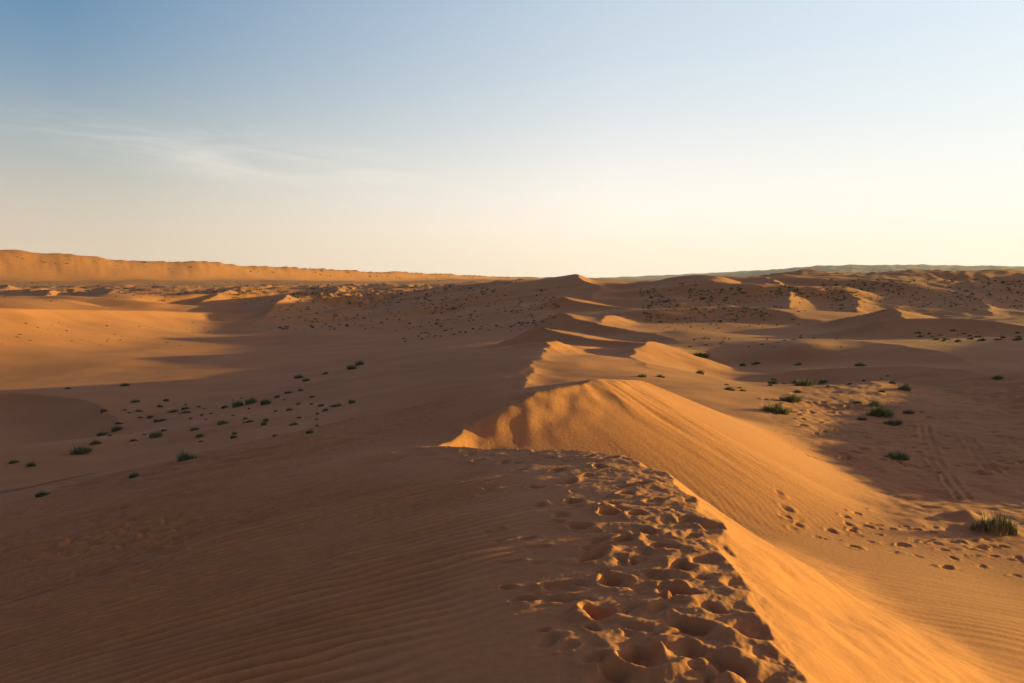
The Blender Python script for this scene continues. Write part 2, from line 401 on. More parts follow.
def detail(x, y, z):
    ripple_shade = np.zeros_like(x)
    r = np.sqrt(x * x + y * y)
    dA, _, _, sA = DUNES[0].fields(x, y)
    dB, iB, tB, sB = DUNES[1].fields(x, y)
    nearA = dA < dB
    dist = np.minimum(dA, dB)
    lf = np.where(nearA, sA > 0, sB > 0)
    # trampled, wind-smoothed cap of the ridge
    cap = np.where(sA > 0, np.exp(-(dA / 1.05) ** 3), np.exp(-(dA / 0.10) ** 2)) * (1 - smooth((y - 15) / 1.5))
    wx = x + 0.12 * noise(x * 3, y * 3, 81)
    wy = y + 0.12 * noise(x * 3, y * 3, 82)
    lump = noise(wx * 3.8, wy * 3.2, 83) + 0.6 * noise(wx * 8.5, wy * 7.0, 84) + 0.3 * noise(wx * 19, wy * 16, 85)
    z += cap * (0.013 * lump + 0.0035 * noise(x * 34, y * 30, 109))
    # ripples on the shaded flank
    nx, ny = -0.40, 0.917
    wr = 0.40 * noise(x * 0.5, y * 0.5, 91) + 0.10 * noise(x * 2.1, y * 2.1, 92)
    al = x * ny - y * nx
    ph = (x * nx + y * ny + wr * 0.5) / 0.175
    brk = (0.75 + 0.8 * noise(al * 0.5, (x * nx + y * ny) * 1.4, 93)).clip(0.45, 1.4)
    rip = np.sin(2 * np.pi * ph + 0.7 * np.sin(2 * np.pi * ph))
    fl = np.where(lf, smooth((dist - 1.1) / 1.9), 0) * (1 - smooth((r - 22) / 16))
    z += 0.029 * brk * rip * fl
    ripple_shade += brk * rip * fl
    ph2 = (x * nx + y * ny + wr * 0.9) / 0.58
    z += 0.007 * np.sin(2 * np.pi * ph2 + 0.6 * np.sin(2 * np.pi * ph2)) * fl * (0.35 + 1.1 * noise(al * .35, y * .7, 94)).clip(0, 1.1)
    # streaked wind ripples on the sunlit floor
    rf = np.where(lf, 0, smooth((dist - 1.2) / 2.5)) * (1 - smooth((r - 20) / 8)) * (1 - smooth((y - 14.5) / 2))
    wr2 = 0.5 * noise(x * 0.4, y * 0.4, 95)
    ph3 = (x * 0.30 + y * 0.954 + wr2 * 0.6) / 0.30
    z += 0.0045 * np.sin(2 * np.pi * ph3 + 0.6 * np.sin(2 * np.pi * ph3)) * rf * (0.35 + 1.2 * noise(x * .3, y * .7, 96)).clip(0.0, 1.2)
    z += 0.014 * rf * noise(x * .35 + y * .1, y * 1.3, 106) + 0.005 * rf * noise(x * .8, y * 3.1, 107)
    # streaks down the near slip face
    z += np.where(sA > 0, 0, 1) * smooth(dA / 0.5) * np.exp(-(dA / 3.2) ** 2) * 0.03 * noise(y * 1.3 - dA * .9, dA * 0.25, 108) * (1 - smooth((y - 13) / 3))
    # ripples across the second dune's face and shoulder
    rgt = np.where(sB > 0, 0, 1)
    f2 = rgt * smooth((y - 15.5) / 3) * (1 - smooth((y - 34) / 8)) * smooth((dB - 1.6) / 2.0) * np.exp(-(dB / 9.5) ** 2)
    ph4 = (x * 0.90 + y * 0.43 + 0.25 * noise(x * .5, y * .5, 97) + .04 * noise(x * 2, y * 2, 87)) / 0.17
    z += 0.0032 * np.sin(2 * np.pi * ph4) * f2 * (0.6 + 1.0 * noise(x * .4, y * .4, 88)).clip(0.1, 1.3)
    # avalanche tongues down the second slip face
    f3 = rgt * smooth((y - 16.2) / 1.5) * (1 - smooth((y - 31) / 4)) * smooth(dB / 0.25) * np.exp(-(dB / 3.0) ** 2)
    dS, _, _, sS = DUNES[2].fields(x, y)
    f3 = f3 * smooth(0.5 + 0.5 * np.where(sS > 0, dS, -dS) / 0.5)
    q = 0.8 * (DUNES[1].P[iB, 0] + (DUNES[1].P[iB + 1, 0] - DUNES[1].P[iB, 0]) * tB) + 0.6 * (DUNES[1].P[iB, 1] + (DUNES[1].P[iB + 1, 1] - DUNES[1].P[iB, 1]) * tB)
    z += f3 * (0.05 * noise(q * 1.7 + dB * .1, dB * 0.25, 98) + 0.04 * noise(q * 4.6 + dB * .3, dB * 0.45, 99) + 0.022 * noise(q * 10 + dB * .6, dB * 1.1, 89))
    ripple_shade += 0.7 * np.sin(2 * np.pi * ph4) * f2 + 0.5 * np.sin(2 * np.pi * ph3) * rf
    # trodden floor
    fl2 = np.where(lf, 0, 1) * smooth((x - 6.5 - .12 * (y - 20)) / 2.5) * smooth((y - 17) / 3) * (1 - smooth((y - 60) / 20)) * smooth((z + 4.2) / -0.6)
    z += fl2 * (0.05 * fbm(x * 0.9, y * 0.9, 3, 101).clip(-.6, 1) + 0.02 * noise(x * 3.2, y * 3.2, 102))
    return ripple_shade


# ------------------------------------------------------------------ the ground sheet: one grid, fine where the eye is close
def steps(lo, hi, s):
    n = int(math.ceil(math.log(hi / lo) / s))
    return list(lo * np.exp(np.linspace(0, math.log(hi / lo), n, endpoint=False)))


Q = 1.0
HAZE = 0.00003
th = np.concatenate([np.linspace(-2.6, -0.62, 160, endpoint=False), np.linspace(-0.62, 0.62, int(1040 / Q), endpoint=False), np.linspace(0.62, 2.6, 200)])
rad = np.array(steps(0.4, 3.6, 0.02 * Q) + steps(3.6, 40, 0.0034 * Q) + steps(40, 420, 0.0048 * Q) + steps(420, 9500, 0.011 * Q) + [9500])
TH, RR = np.meshgrid(th, rad, indexing='ij')
X = RR * np.sin(TH)
Y = RR * np.cos(TH)
Z = np.empty_like(X)
B = 40
for i0 in range(0, len(th), B):
    Z[i0:i0 + B] = relief(X[i0:i0 + B], Y[i0:i0 + B])
# close detail only where it can be seen
jn = np.searchsorted(rad, 62)
zz = np.ascontiguousarray(Z[:, :jn])
xs, ys = np.ascontiguousarray(X[:, :jn]), np.ascontiguousarray(Y[:, :jn])
mask = (xs > -40) & (xs < 45) & (ys > -12)
zf, xf_, yf_ = zz[mask], xs[mask], ys[mask]
gr = detail(xf_, yf_, zf)
RIPPLE_SHADE = np.zeros(Z.shape, np.float32)
g_ = np.zeros(zz.shape, np.float32)
g_[mask] = gr
RIPPLE_SHADE[:, :jn] = g_
zz[mask] = zf
Z[:, :jn] = zz


def column(azim):
    k = np.interp(azim, th, np.arange(len(th)))
    i = int(min(max(math.floor(k), 0), len(th) - 2))
    f = k - i
    return Z[i] * (1 - f) + Z[i + 1] * f


def hit(u, v, rmin=3.8):
    """first ground point along the sight line through a pixel"""
    p = at(u, v, 1.0)
    azim = math.atan2(p[0], p[1])
    sl = p[2] / math.hypot(p[0], p[1])
    zc = column(azim)
    below = (rad * sl <= zc) & (rad > rmin)
    if not below.any():
        return None
    j = int(np.argmax(below))
    r0, r1 = rad[max(j - 1, 0)], rad[j]
    g0 = r0 * sl - zc[max(j - 1, 0)]
    g1 = r1 * sl - zc[j]
    t = g0 / (g0 - g1) if g0 != g1 else 0
    r = r0 + (r1 - r0) * min(max(t, 0), 1)
    return (r * math.sin(azim), r * math.cos(azim), r * sl)


def ground_z(x, y):
    azim, r = math.atan2(x, y), math.hypot(x, y)
    return float(np.interp(r, rad, column(azim)))


rf = random.Random(5)
sub = slice(0, np.searchsorted(rad, 45))
zz = np.ascontiguousarray(Z[:, sub])
xs, ys = X[:, sub], Y[:, sub]
feet_xy = []
for (u, v, dp, sz) in FEET:
    h = hit(u, v)
    if h:
        feet_xy.append((h[0], h[1], dp, sz))
        crater(xs, ys, zz, h[0], h[1], dp * .95, sz * 1.08, rf.uniform(-.6, .6), .6)
for k in range(80):
    u, v = rf.uniform(470, 720), rf.uniform(455, 680)
    v0 = 452 + max(0, (u - 600)) * .5
    if v < v0 or u < 430 + (v - 450) * .55 or u > 640 + (v - 450) * .62:
        continue
    h = hit(u, v)
    if h:
        crater(xs, ys, zz, h[0], h[1], rf.uniform(.012, .032), rf.uniform(.4, .85), rf.uniform(0, 3.1), 1.3)
# trail of prints in the trough, and the tread that joins it from the right
tp = [h for h in (hit(*p) for p in TRAIL) if h]
for k in range(64):
    t = rf.random() ** 0.75 * (len(tp) - 1.001)
    a, b = tp[int(t)], tp[int(t) + 1]
    f = t - int(t)
    x = a[0] + (b[0] - a[0]) * f + rf.gauss(0, .3)
    y = a[1] + (b[1] - a[1]) * f + rf.gauss(0, .75)
    crater(xs, ys, zz, x, y, rf.choice([.02, .03, .045, .06]), rf.uniform(.6, 1.0), rf.uniform(0.8, 2.2))
for k in range(170):   # scattered prints on the flat round the shrubs
    x, y = rf.uniform(5.5, 17), rf.uniform(26, 42)
    if x < 4.5 + (y - 24) * .2 + 2.5:
        continue
    crater(xs, ys, zz, x, y, rf.uniform(.05, .1), rf.uniform(1, 1.5), rf.uniform(0, 3.1))
for k in range(120):   # old prints crossing the left flank
    u, v = rf.uniform(0, 190), 0
    v = 555 - u * .16 + rf.gauss(0, 14)
    h = hit(u, v)
    if h:
        crater(xs, ys, zz, h[0], h[1], rf.uniform(.02, .05), rf.uniform(.8, 1.1), rf.uniform(0, 3.1))


def track(pts, width, depth):
    P = catmull([(p[0], p[1]) for p in pts], 10)
    lo, hi = P.min(0) - 1, P.max(0) + 1
    m = (xs > lo[0]) & (xs < hi[0]) & (ys > lo[1]) & (ys < hi[1])
    xx, yy = xs[m], ys[m]
    best = np.full(xx.shape, 1e9)
    for i in range(len(P) - 1):
        ax, ay = P[i]
        dx, dy = P[i + 1] - P[i]
        t = np.clip(((xx - ax) * dx + (yy - ay) * dy) / (dx * dx + dy * dy + 1e-9), 0, 1)
        best = np.minimum(best, np.hypot(xx - ax - t * dx, yy - ay - t * dy))
    depth = depth * (0.35 + 1.1 * noise(xx * .5, yy * .5, 131)).clip(0, 1.2)
    zz[m] += -depth * np.exp(-(best / width) ** 2) + depth * .6 * np.exp(-((best - 2 * width) / (width * .8)) ** 2)


TRACKS = [[(921, 425), (924, 440), (938, 470), (960, 500)], [(927, 424), (930, 440), (945, 470), (968, 500)], [(962, 432), (972, 450), (1000, 480), (1030, 505)], [(967, 432), (978, 450), (1007, 480), (1040, 505)]]
for tr in TRACKS:
    hp = [hit(*p) for p in tr]
    track([h for h in hp if h], 0.075, 0.05)
for tr in [[(0, 492), (120, 474), (250, 452), (400, 428)], [(0, 498), (120, 480), (250, 458), (400, 434)]]:
    hp = [hit(*p) for p in tr]
    track([h for h in hp if h], 0.16, 0.05)
Z[:, sub] = zz

# sand mound that the big tuft on the right grows from
MOUNDS = [(966, 518, 0.30, 0.16), (996, 528, 0.45, 0.12)]
for (u, v, R, h_) in MOUNDS:
    h = hit(u, v)
    Z += h_ * np.exp(-((X - h[0]) ** 2 + (Y - h[1]) ** 2) / (R * R) * (1 + .5 * 0))


# ------------------------------------------------------------------ materials
def new_mat(name):
    m = bpy.data.materials.new(name)
    m.use_nodes = True
    nt = m.node_tree
    return m, nt, nt.nodes['Principled BSDF']


def sand_material():
    m, nt, bs = new_mat('sand')
    N, L = nt.nodes, nt.links
    geo = N.new('ShaderNodeNewGeometry')
    n1 = N.new('ShaderNodeTexNoise'); n1.inputs['Scale'].default_value = 0.18; n1.inputs['Detail'].default_value = 6
    n2 = N.new('ShaderNodeTexNoise'); n2.inputs['Scale'].default_value = 14; n2.inputs['Detail'].default_value = 4
    n3 = N.new('ShaderNodeTexNoise'); n3.inputs['Scale'].default_value = 260; n3.inputs['Detail'].default_value = 2
    for n in (n1, n2, n3):
        L.new(geo.outputs['Position'], n.inputs['Vector'])
    r1 = N.new('ShaderNodeValToRGB')
    r1.color_ramp.elements[0].position = 0.3
    r1.color_ramp.elements[0].color = (0.52, 0.182, 0.060, 1)
    r1.color_ramp.elements[1].position = 0.72
    r1.color_ramp.elements[1].color = (0.60, 0.224, 0.077, 1)
    L.new(n1.outputs['Fac'], r1.inputs['Fac'])
    mx = N.new('ShaderNodeMixRGB'); mx.blend_type = 'MULTIPLY'; mx.inputs['Fac'].default_value = 0.35
    r2 = N.new('ShaderNodeValToRGB')
    r2.color_ramp.elements[0].position = 0.3; r2.color_ramp.elements[0].color = (0.72, 0.70, 0.68, 1)
    r2.color_ramp.elements[1].position = 0.7; r2.color_ramp.elements[1].color = (1.1, 1.08, 1.05, 1)
    L.new(n2.outputs['Fac'], r2.inputs['Fac'])
    L.new(r1.outputs['Color'], mx.inputs['Color1']); L.new(r2.outputs['Color'], mx.inputs['Color2'])
    mx2 = N.new('ShaderNodeMixRGB'); mx2.blend_type = 'MULTIPLY'; mx2.inputs['Fac'].default_value = 0.4
    r3 = N.new('ShaderNodeValToRGB')
    r3.color_ramp.elements[0].position = 0.35; r3.color_ramp.elements[0].color = (0.7, 0.68, 0.66, 1)
    r3.color_ramp.elements[1].position = 0.65; r3.color_ramp.elements[1].color = (1.15, 1.15, 1.15, 1)
    L.new(n3.outputs['Fac'], r3.inputs['Fac'])
    L.new(mx.outputs['Color'], mx2.inputs['Color1']); L.new(r3.outputs['Color'], mx2.inputs['Color2'])
    # ripple shading painted into the sand colour: troughs darker, crests paler
    at_ = N.new('ShaderNodeAttribute'); at_.attribute_name = 'ripple_shade'
    ga = N.new('ShaderNodeMath'); ga.operation = 'MULTIPLY_ADD'
    ga.inputs[1].default_value = 0.13; ga.inputs[2].default_value = 1.0
    L.new(at_.outputs['Fac'], ga.inputs[0])
    gc = N.new('ShaderNodeVectorMath'); gc.operation = 'SCALE'
    L.new(mx2.outputs['Color'], gc.inputs[0]); L.new(ga.outputs[0], gc.inputs['Scale'])
    L.new(gc.outputs['Vector'], bs.inputs['Base Color'])
    bs.inputs['Roughness'].default_value = 0.95
    bs.inputs['Specular IOR Level'].default_value = 0.15
    b1 = N.new('ShaderNodeBump'); b1.inputs['Strength'].default_value = 0.25; b1.inputs['Distance'].default_value = 0.01
    L.new(n3.outputs['Fac'], b1.inputs['Height'])
    b2 = N.new('ShaderNodeBump'); b2.inputs['Strength'].default_value = 0.28; b2.inputs['Distance'].default_value = 0.03
    L.new(n2.outputs['Fac'], b2.inputs['Height']); L.new(b1.outputs['Normal'], b2.inputs['Normal'])
    L.new(b2.outputs['Normal'], bs.inputs['Normal'])
    return m


SAND = sand_material()


def blade_material(name, c0, c1, scale=3.0):
    m, nt, bs = new_mat(name)
    N, L = nt.nodes, nt.links
    geo = N.new('ShaderNodeNewGeometry')
    n = N.new('ShaderNodeTexNoise'); n.inputs['Scale'].default_value = scale; n.inputs['Detail'].default_value = 3
    L.new(geo.outputs['Position'], n.inputs['Vector'])
    r = N.new('ShaderNodeValToRGB')
    r.color_ramp.elements[0].position = 0.3; r.color_ramp.elements[0].color = (*c0, 1)
    r.color_ramp.elements[1].position = 0.7; r.color_ramp.elements[1].color = (*c1, 1)
    L.new(n.outputs['Fac'], r.inputs['Fac'])
    L.new(r.outputs['Color'], bs.inputs['Base Color'])
    bs.inputs['Roughness'].default_value = 0.7
    bs.inputs['Specular IOR Level'].default_value = 0.2
    return m


GREEN = blade_material('grass_green', (0.10, 0.112, 0.040), (0.19, 0.185, 0.072))
STRAW = blade_material('grass_straw', (0.22, 0.16, 0.06), (0.34, 0.25, 0.10))
SCRUB = blade_material('scrub_grey_green', (0.06, 0.058, 0.026), (0.11, 0.10, 0.042))

# ------------------------------------------------------------------ build the ground meshes
VN = None


def grid_mesh(name, j0, j1):
    nx, ny = len(th), j1 - j0
    co = np.stack([X[:, j0:j1], Y[:, j0:j1], Z[:, j0:j1]], -1).reshape(-1, 3)
    a = (np.arange(nx - 1)[:, None] * ny + np.arange(ny - 1)[None, :]).ravel()
    faces = np.stack([a, a + 1, a + ny + 1, a + ny], 1)[:, ::-1]
    me = bpy.data.meshes.new(name)
    me.vertices.add(len(co)); me.vertices.foreach_set('co', co.astype(np.float32).ravel())
    me.loops.add(faces.size); me.loops.foreach_set('vertex_index', np.ascontiguousarray(faces).ravel().astype(np.int32))
    me.polygons.add(len(faces))
    me.polygons.foreach_set('loop_start', np.arange(0, faces.size, 4, dtype=np.int32))
    me.polygons.foreach_set('use_smooth', np.ones(len(faces), bool))
    me.update(calc_edges=True)
    if me.polygons[len(faces) // 2].normal.z < 0:
        me.flip_normals()
    ga = me.attributes.new('ripple_shade', 'FLOAT', 'POINT')
    ga.data.foreach_set('value', np.ascontiguousarray(RIPPLE_SHADE[:, j0:j1]).ravel())
    me.materials.append(SAND)
    o = bpy.data.objects.new(name, me)
    C.objects.link(o)
    o['kind'] = 'structure'
    return o


jp = int(np.searchsorted(rad, 3400.0))
grid_mesh('sand_ground', 0, jp + 1)
hills = grid_mesh('distant_hills', jp, len(rad))
hills.data.materials.clear()
hills.data.materials.append(blade_material('plateau_rock', (0.33, 0.155, 0.105), (0.46, 0.23, 0.155), 0.006))

# ------------------------------------------------------------------ grass tufts


def tuft_mesh(name, seed, blades, height, spread, mat, lean=1.0, width=0.012):
    rn = random.Random(seed)
    vs, fs = [], []
    clumps = [(rn.gauss(0, .42) * spread, rn.gauss(0, .34) * spread, rn.uniform(.28, .8), rn.uniform(.2, .4) * spread) for _ in range(rn.randint(5, 8))]
    clumps[0] = (0, 0, 1.0, .42 * spread)
    for k in range(blades):
        cx, cy, ch, cr = clumps[rn.randrange(len(clumps))]
        a = rn.uniform(0, 2 * math.pi)
        rr = cr * math.sqrt(rn.random())
        bx, by = cx + rr * math.cos(a), cy + rr * math.sin(a)
        out = a + rn.gauss(0, .6)
        h = height * ch * rn.uniform(0.35, 1.0) ** .8 * (1 - 0.3 * (rr / cr))
        if rn.random() < .04:
            h *= 1.35
        le = lean * (0.15 + 0.6 * rr / cr) * rn.uniform(.4, 1.5) * h * 0.9
        dx, dy = math.cos(out), math.sin(out)
        px, py = -dy, dx
        wd = width * rn.uniform(.6, 1.3)
        i0 = len(vs)
        for (t, ww) in ((0, 1), (.4, .9), (.75, .6)):
            x = bx + dx * le * t * t
            y = by + dy * le * t * t
            z = -0.06 + (h + .06) * (t - .15 * t * t * lean)
            vs.append((x - px * wd * ww, y - py * wd * ww, z))
            vs.append((x + px * wd * ww, y + py * wd * ww, z))
        vs.append((bx + dx * le, by + dy * le, h * (1 - .18 * lean)))
        fs += [(i0, i0 + 1, i0 + 3, i0 + 2), (i0 + 2, i0 + 3, i0 + 5, i0 + 4), (i0 + 4, i0 + 5, i0 + 6)]
    me = bpy.data.meshes.new(name)
    me.from_pydata(vs, [], fs)
    me.materials.append(mat)
    return me


GREENS = [tuft_mesh('tuft_blades', 100 + i, 760, 0.56 + .07 * (i % 3), 0.62, GREEN, 0.9 + .2 * (i % 2), .009) for i in range(5)]
STRAWS = [tuft_mesh('straw_blades', 200 + i, 130, 0.66, 0.6, STRAW, 1.0, .008) for i in range(3)]
SCRUBS = [tuft_mesh('scrub_twigs', 300 + i, 240, 0.5, 0.6, SCRUB, .6, .022) for i in range(4)]


def plant(name, u, v, wpx, label, group, kind='green', straw=False, cat='grass tuft', tall=1.0):
    """a plant whose foot is on the ground seen at (u, v), about wpx pixels wide"""
    h = hit(u, v)
    if h is None:
        return None
    d = h[1]
    s = wpx * d / F / 1.25
    s = min(max(s, 0.18), 3.5)
    rnd = random.Random(int(u * 31 + v * 7))
    me = (GREENS if kind == 'green' else SCRUBS)[rnd.randrange(4)]
    o = bpy.data.objects.new(name, me)
    C.objects.link(o)
    o.location = (h[0], h[1], h[2] - 0.02 * s)
    o.rotation_euler = (0, 0, rnd.uniform(0, 6.28))
    o.scale = (s, s * rnd.uniform(.8, 1.1), s * tall * rnd.uniform(0.85, 1.35))
    o['label'] = label
    o['category'] = cat
    if group:
        o['group'] = group
    if straw:
        c_ = bpy.data.objects.new('dry_stalks', STRAWS[rnd.randrange(3)])
        C.objects.link(c_)
        c_.parent = o
        if tall > 1.1:
            d_ = bpy.data.objects.new('dry_stalks', STRAWS[0])
            C.objects.link(d_)
            d_.parent = o
            d_.location = (-0.25, -0.1, 0)
            d_.scale = (1.3, 1.3, 1.0)
    return o


RIGHT = 'grass tufts on the sand floor right of the ridge'
LEFT = 'grass tufts in the shaded valley left of the ridge'
FAR = 'scrub dotted over the shaded far slopes'
for t in [
    (776, 412, 32, 'dark green tuft alone on the floor just beyond the sunlit dune flank', True),
    (792, 401, 30, 'olive tuft with pale stalks just behind the lone dark tuft', True),
    (858, 403, 11, 'tiny tuft left of the five-tuft cluster on the right', False),
    (874, 406, 18, 'small tuft at the back of the cluster on the right floor', False),
    (880, 416, 32, 'widest tuft in the middle of the cluster on the right floor', True),
    (862, 420, 16, 'small tuft on the left edge of the cluster on the right floor', False),
    (893, 424, 26, 'front tuft of the cluster on the right floor', False),
    (909, 413, 14, 'rounded tuft on the right edge of the cluster on the right floor', False),
    (900, 460, 32, 'flat dark tuft alone at the shadow edge above the tyre tracks', False),
    (999, 528, 40, 'tall tuft with straw stalks on a sand mound by the right edge', True),
    (729, 390, 16, 'small dark tuft nearest the dune end on the right floor', False),
    (742, 391, 8, 'tiny tuft beside the small dark tuft by the dune end', False),
    (700, 357, 24, 'broad low scrub patch beside the pale dune in the middle distance', False),
    (743, 366, 11, 'small round tuft in the middle of the smooth right dune', False),
    (757, 364, 12, 'second round tuft just right of its twin on the smooth right dune', False),
    (799, 365, 9, 'lone little tuft halfway along the smooth right dune', False),
    (860, 366, 12, 'pale olive tuft at the foot of the smooth right dune', True),
    (643, 377, 14, 'small tuft right behind the sunlit dune crest', False),
    (660, 377, 12, 'second small tuft behind the sunlit dune crest', False),
    (700, 374, 14, 'small pale tuft on the hummock past the dune crest', True),
    (774, 384, 14, 'pale tuft on the low lumpy bank behind the right floor', True),
    (806, 386, 26, 'wide pale grass tuft on the low lumpy bank', True),
    (823, 383, 14, 'faded tuft at the end of the low lumpy bank', True),
    (998, 379, 16, 'dark tuft on the lit lip near the right edge', False),
    (905, 390, 18, 'low dark scrub patch on the shaded ground right of the bank', False),
    (958, 342, 10, 'small tuft in the row along the upper right shade', False),
    (936, 340, 9, 'second tuft in the row along the upper right shade', False),
    (1003, 338, 9, 'last tuft in the row along the upper right shade', False),
]:
    plant('grass_tuft', t[0], t[1], t[2], t[3], RIGHT, 'green', t[4], tall=1.2 if t[0] > 990 and t[1] > 500 else 1.0)
for t in [
    (42, 496, 24, 'leftmost low tuft on the track up the shaded flank'),
    (183, 461, 26, 'lone dark tuft on the track halfway up the shaded flank'),
    (134, 477, 18, 'small faded tuft on the track left of the dark tuft'),
    (80, 453, 26, 'largest dark clump at the left end of the valley tufts'),
    (95, 444, 14, 'small tuft touching the largest left clump'),
    (14, 463, 14, 'small tuft at the left edge beside the valley floor'),
    (32, 466, 14, 'second small tuft at the left edge of the valley'),
    (103, 435, 16, 'tuft just above the largest left clump'),
    (118, 430, 16, 'long low tuft in the left row of the valley'),
    (133, 441, 10, 'short faded tuft under the left row'),
    (118, 424, 10, 'little tuft topping the left row'),
    (150, 418, 11, 'dark dot of grass in the upper left row'),
    (162, 421, 12, 'dark tuft in the middle of the upper left row'),
    (158, 437, 18, 'spreading tuft in the middle of the valley'),
    (135, 402, 11, 'tuft with a twin on the upper valley slope'),
    (160, 407, 9, 'small tuft on the upper valley slope'),
    (175, 412, 11, 'tuft at the start of the short grass line'),
    (186, 409, 10, 'tuft at the end of the short grass line'),
    (225, 408, 13, 'leftmost tuft of the dense valley clump'),
    (238, 406, 18, 'full tuft in the dense valley clump'),
    (252, 403, 16, 'upper tuft in the dense valley clump'),
    (266, 404, 20, 'longest tuft at the right end of the dense clump'),
    (222, 424, 17, 'olive tuft below the dense valley clump'),
    (195, 430, 14, 'low tuft left of the olive tuft'),
    (200, 437, 13, 'small tuft under the low olive tufts'),
    (250, 422, 11, 'tuft below the right end of the dense clump'),
    (264, 425, 12, 'twin tuft below the right end of the dense clump'),
    (294, 425, 11, 'lone tuft right of the low tufts'),
    (338, 406, 14, 'green tuft on the sinuous track of the left slope'),
    (352, 403, 12, 'faded tuft trailing right along the sinuous track'),
    (234, 438, 9, 'tiny tuft under the valley tufts'),
    (125, 386, 14, 'dark tuft on the lit strip of the left plain'),
    (68, 389, 8, 'tiny tuft on the lit strip near the left edge'),
    (289, 393, 10, 'green tuft on the slope above the dense clump'),
    (300, 378, 11, 'tuft on the upper slope towards the pale streak'),
    (306, 381, 10, 'second tuft on the upper slope towards the pale streak'),
    (326, 374, 9, 'tuft in the line climbing to the pale streak'),
    (352, 369, 16, 'green tuft at the start of the pale grass streak'),
    (360, 365, 14, 'long tuft in the pale grass streak'),
]:
    plant('grass_tuft', t[0], t[1], t[2], t[3], LEFT, 'green', False)

rs = random.Random(17)


def scatter(n, fu, label, wlo, whi, name='desert_scrub', group=FAR, kind='scrub', cat='scrub'):
    k = 0
    while k < n:
        u, v = fu()
        if plant(name, u, v, rs.uniform(wlo, whi), label, group, kind, False, cat) is not None:
            k += 1


scatter(70, lambda: (rs.uniform(310, 555), rs.uniform(292, 332)), 'tiny dark scrub dot on the shaded left flank of the far ridge', 2.0, 4.5)
scatter(34, lambda: (lambda t: (400 + 140 * t + rs.gauss(0, 5), 340 - 18 * t + rs.gauss(0, 2)))(rs.random()), 'pale scrub in the bushy line below the shaded far flank', 3, 6)
scatter(60, lambda: (rs.uniform(645, 800), rs.uniform(290, 330)), 'tiny scrub dot on the hillside left of the lit hook dune', 2.0, 4.5)
scatter(40, lambda: (rs.uniform(830, 1024), rs.uniform(283, 312)), 'tiny scrub dot on the dark hill right of the lit hook dune', 2.0, 4.5)
scatter(26, lambda: (rs.uniform(690, 850), rs.uniform(336, 348)), 'low scrub on the lumpy strip above the smooth right dune', 2.5, 6)
scatter(16, lambda: (rs.uniform(900, 1024), rs.uniform(330, 342)), 'small scrub in the row along the upper right shade', 3, 7)
scatter(40, lambda: (rs.uniform(0, 210), rs.uniform(322, 346)), 'dark scrub dot on the sunlit slope across the left valley', 1.5, 4)
scatter(46, lambda: (rs.uniform(90, 330), rs.triangular(386, 446, 412)), 'small low tuft sprinkled between the larger valley tufts', 3, 10, 'grass_tuft', LEFT, 'green', 'grass tuft')
scatter(16, lambda: (rs.uniform(725, 900), rs.gauss(384, 3)), 'small low tuft along the lumpy bank on the right floor', 4, 10, 'grass_tuft', RIGHT, 'green', 'grass tuft')
scatter(10, lambda: (rs.uniform(935, 1020), rs.gauss(339, 2)), 'small green tuft in the row along the upper right shade', 5, 11, 'grass_tuft', RIGHT, 'green', 'grass tuft')

# the rest of the scrub, too small and too many to count
srng = random.Random(23)
vs_, fs_ = [], []


def speck(u, v, wpx):
    if float(noise(np.array([u / 26.0]), np.array([v / 9.0]), 120)[0]) + srng.uniform(-.45, .45) < -0.08:
        return
    wpx *= srng.choice([.6, .8, 1, 1, 1.5])
    h = hit(u, v)
    if h is None:
        return
    s_ = min(wpx * h[1] / F, 4.0)
    for q in range(16):
        a = srng.uniform(0, 6.283)
        rr = s_ * 0.5 * math.sqrt(srng.random())
        bx, by = h[0] + rr * math.cos(a), h[1] + rr * math.sin(a)
        hh = s_ * srng.uniform(.3, .6)
        wd_ = s_ * .09
        b = srng.uniform(0, 3.14)
        i0 = len(vs_)
        ox, oy = wd_ * math.cos(b), wd_ * math.sin(b)
        vs_.extend([(bx - ox, by - oy, h[2] - .1 * s_), (bx + ox, by + oy, h[2] - .1 * s_),
                    (bx + ox * .8 + rr * .3 * math.cos(a), by + oy * .8 + rr * .3 * math.sin(a), h[2] + hh * .7), (bx + rr * .4 * math.cos(a), by + rr * .4 * math.sin(a), h[2] + hh)])
        fs_.append((i0, i0 + 1, i0 + 2, i0 + 3))


for k in range(700):
    speck(srng.uniform(640, 800), srng.triangular(281, 332, 292), srng.uniform(1.2, 2.8))
for k in range(700):
    speck(srng.uniform(800, 1024), srng.triangular(278, 314, 284), srng.uniform(1.2, 2.6))
for k in range(700):
    speck(srng.uniform(270, 560), srng.uniform(288, 330), srng.uniform(1.2, 2.6))
for k in range(500):
    speck(srng.uniform(0, 500), srng.triangular(281, 306, 288), srng.uniform(1.0, 2.4))
for k in range(160):
    u = srng.uniform(0, 520)
    speck(u, 254 + u * .045 + srng.uniform(0, 8), srng.uniform(1.0, 2.0))
me = bpy.data.meshes.new('distant_scrub')
me.from_pydata(vs_, [], fs_)
me.materials.append(SCRUB)
o = bpy.data.objects.new('distant_scrub', me)
C.objects.link(o)
o['kind'] = 'stuff'
o['label'] = 'fine scrub speckling the distant slopes and plain'
o['category'] = 'scrub'

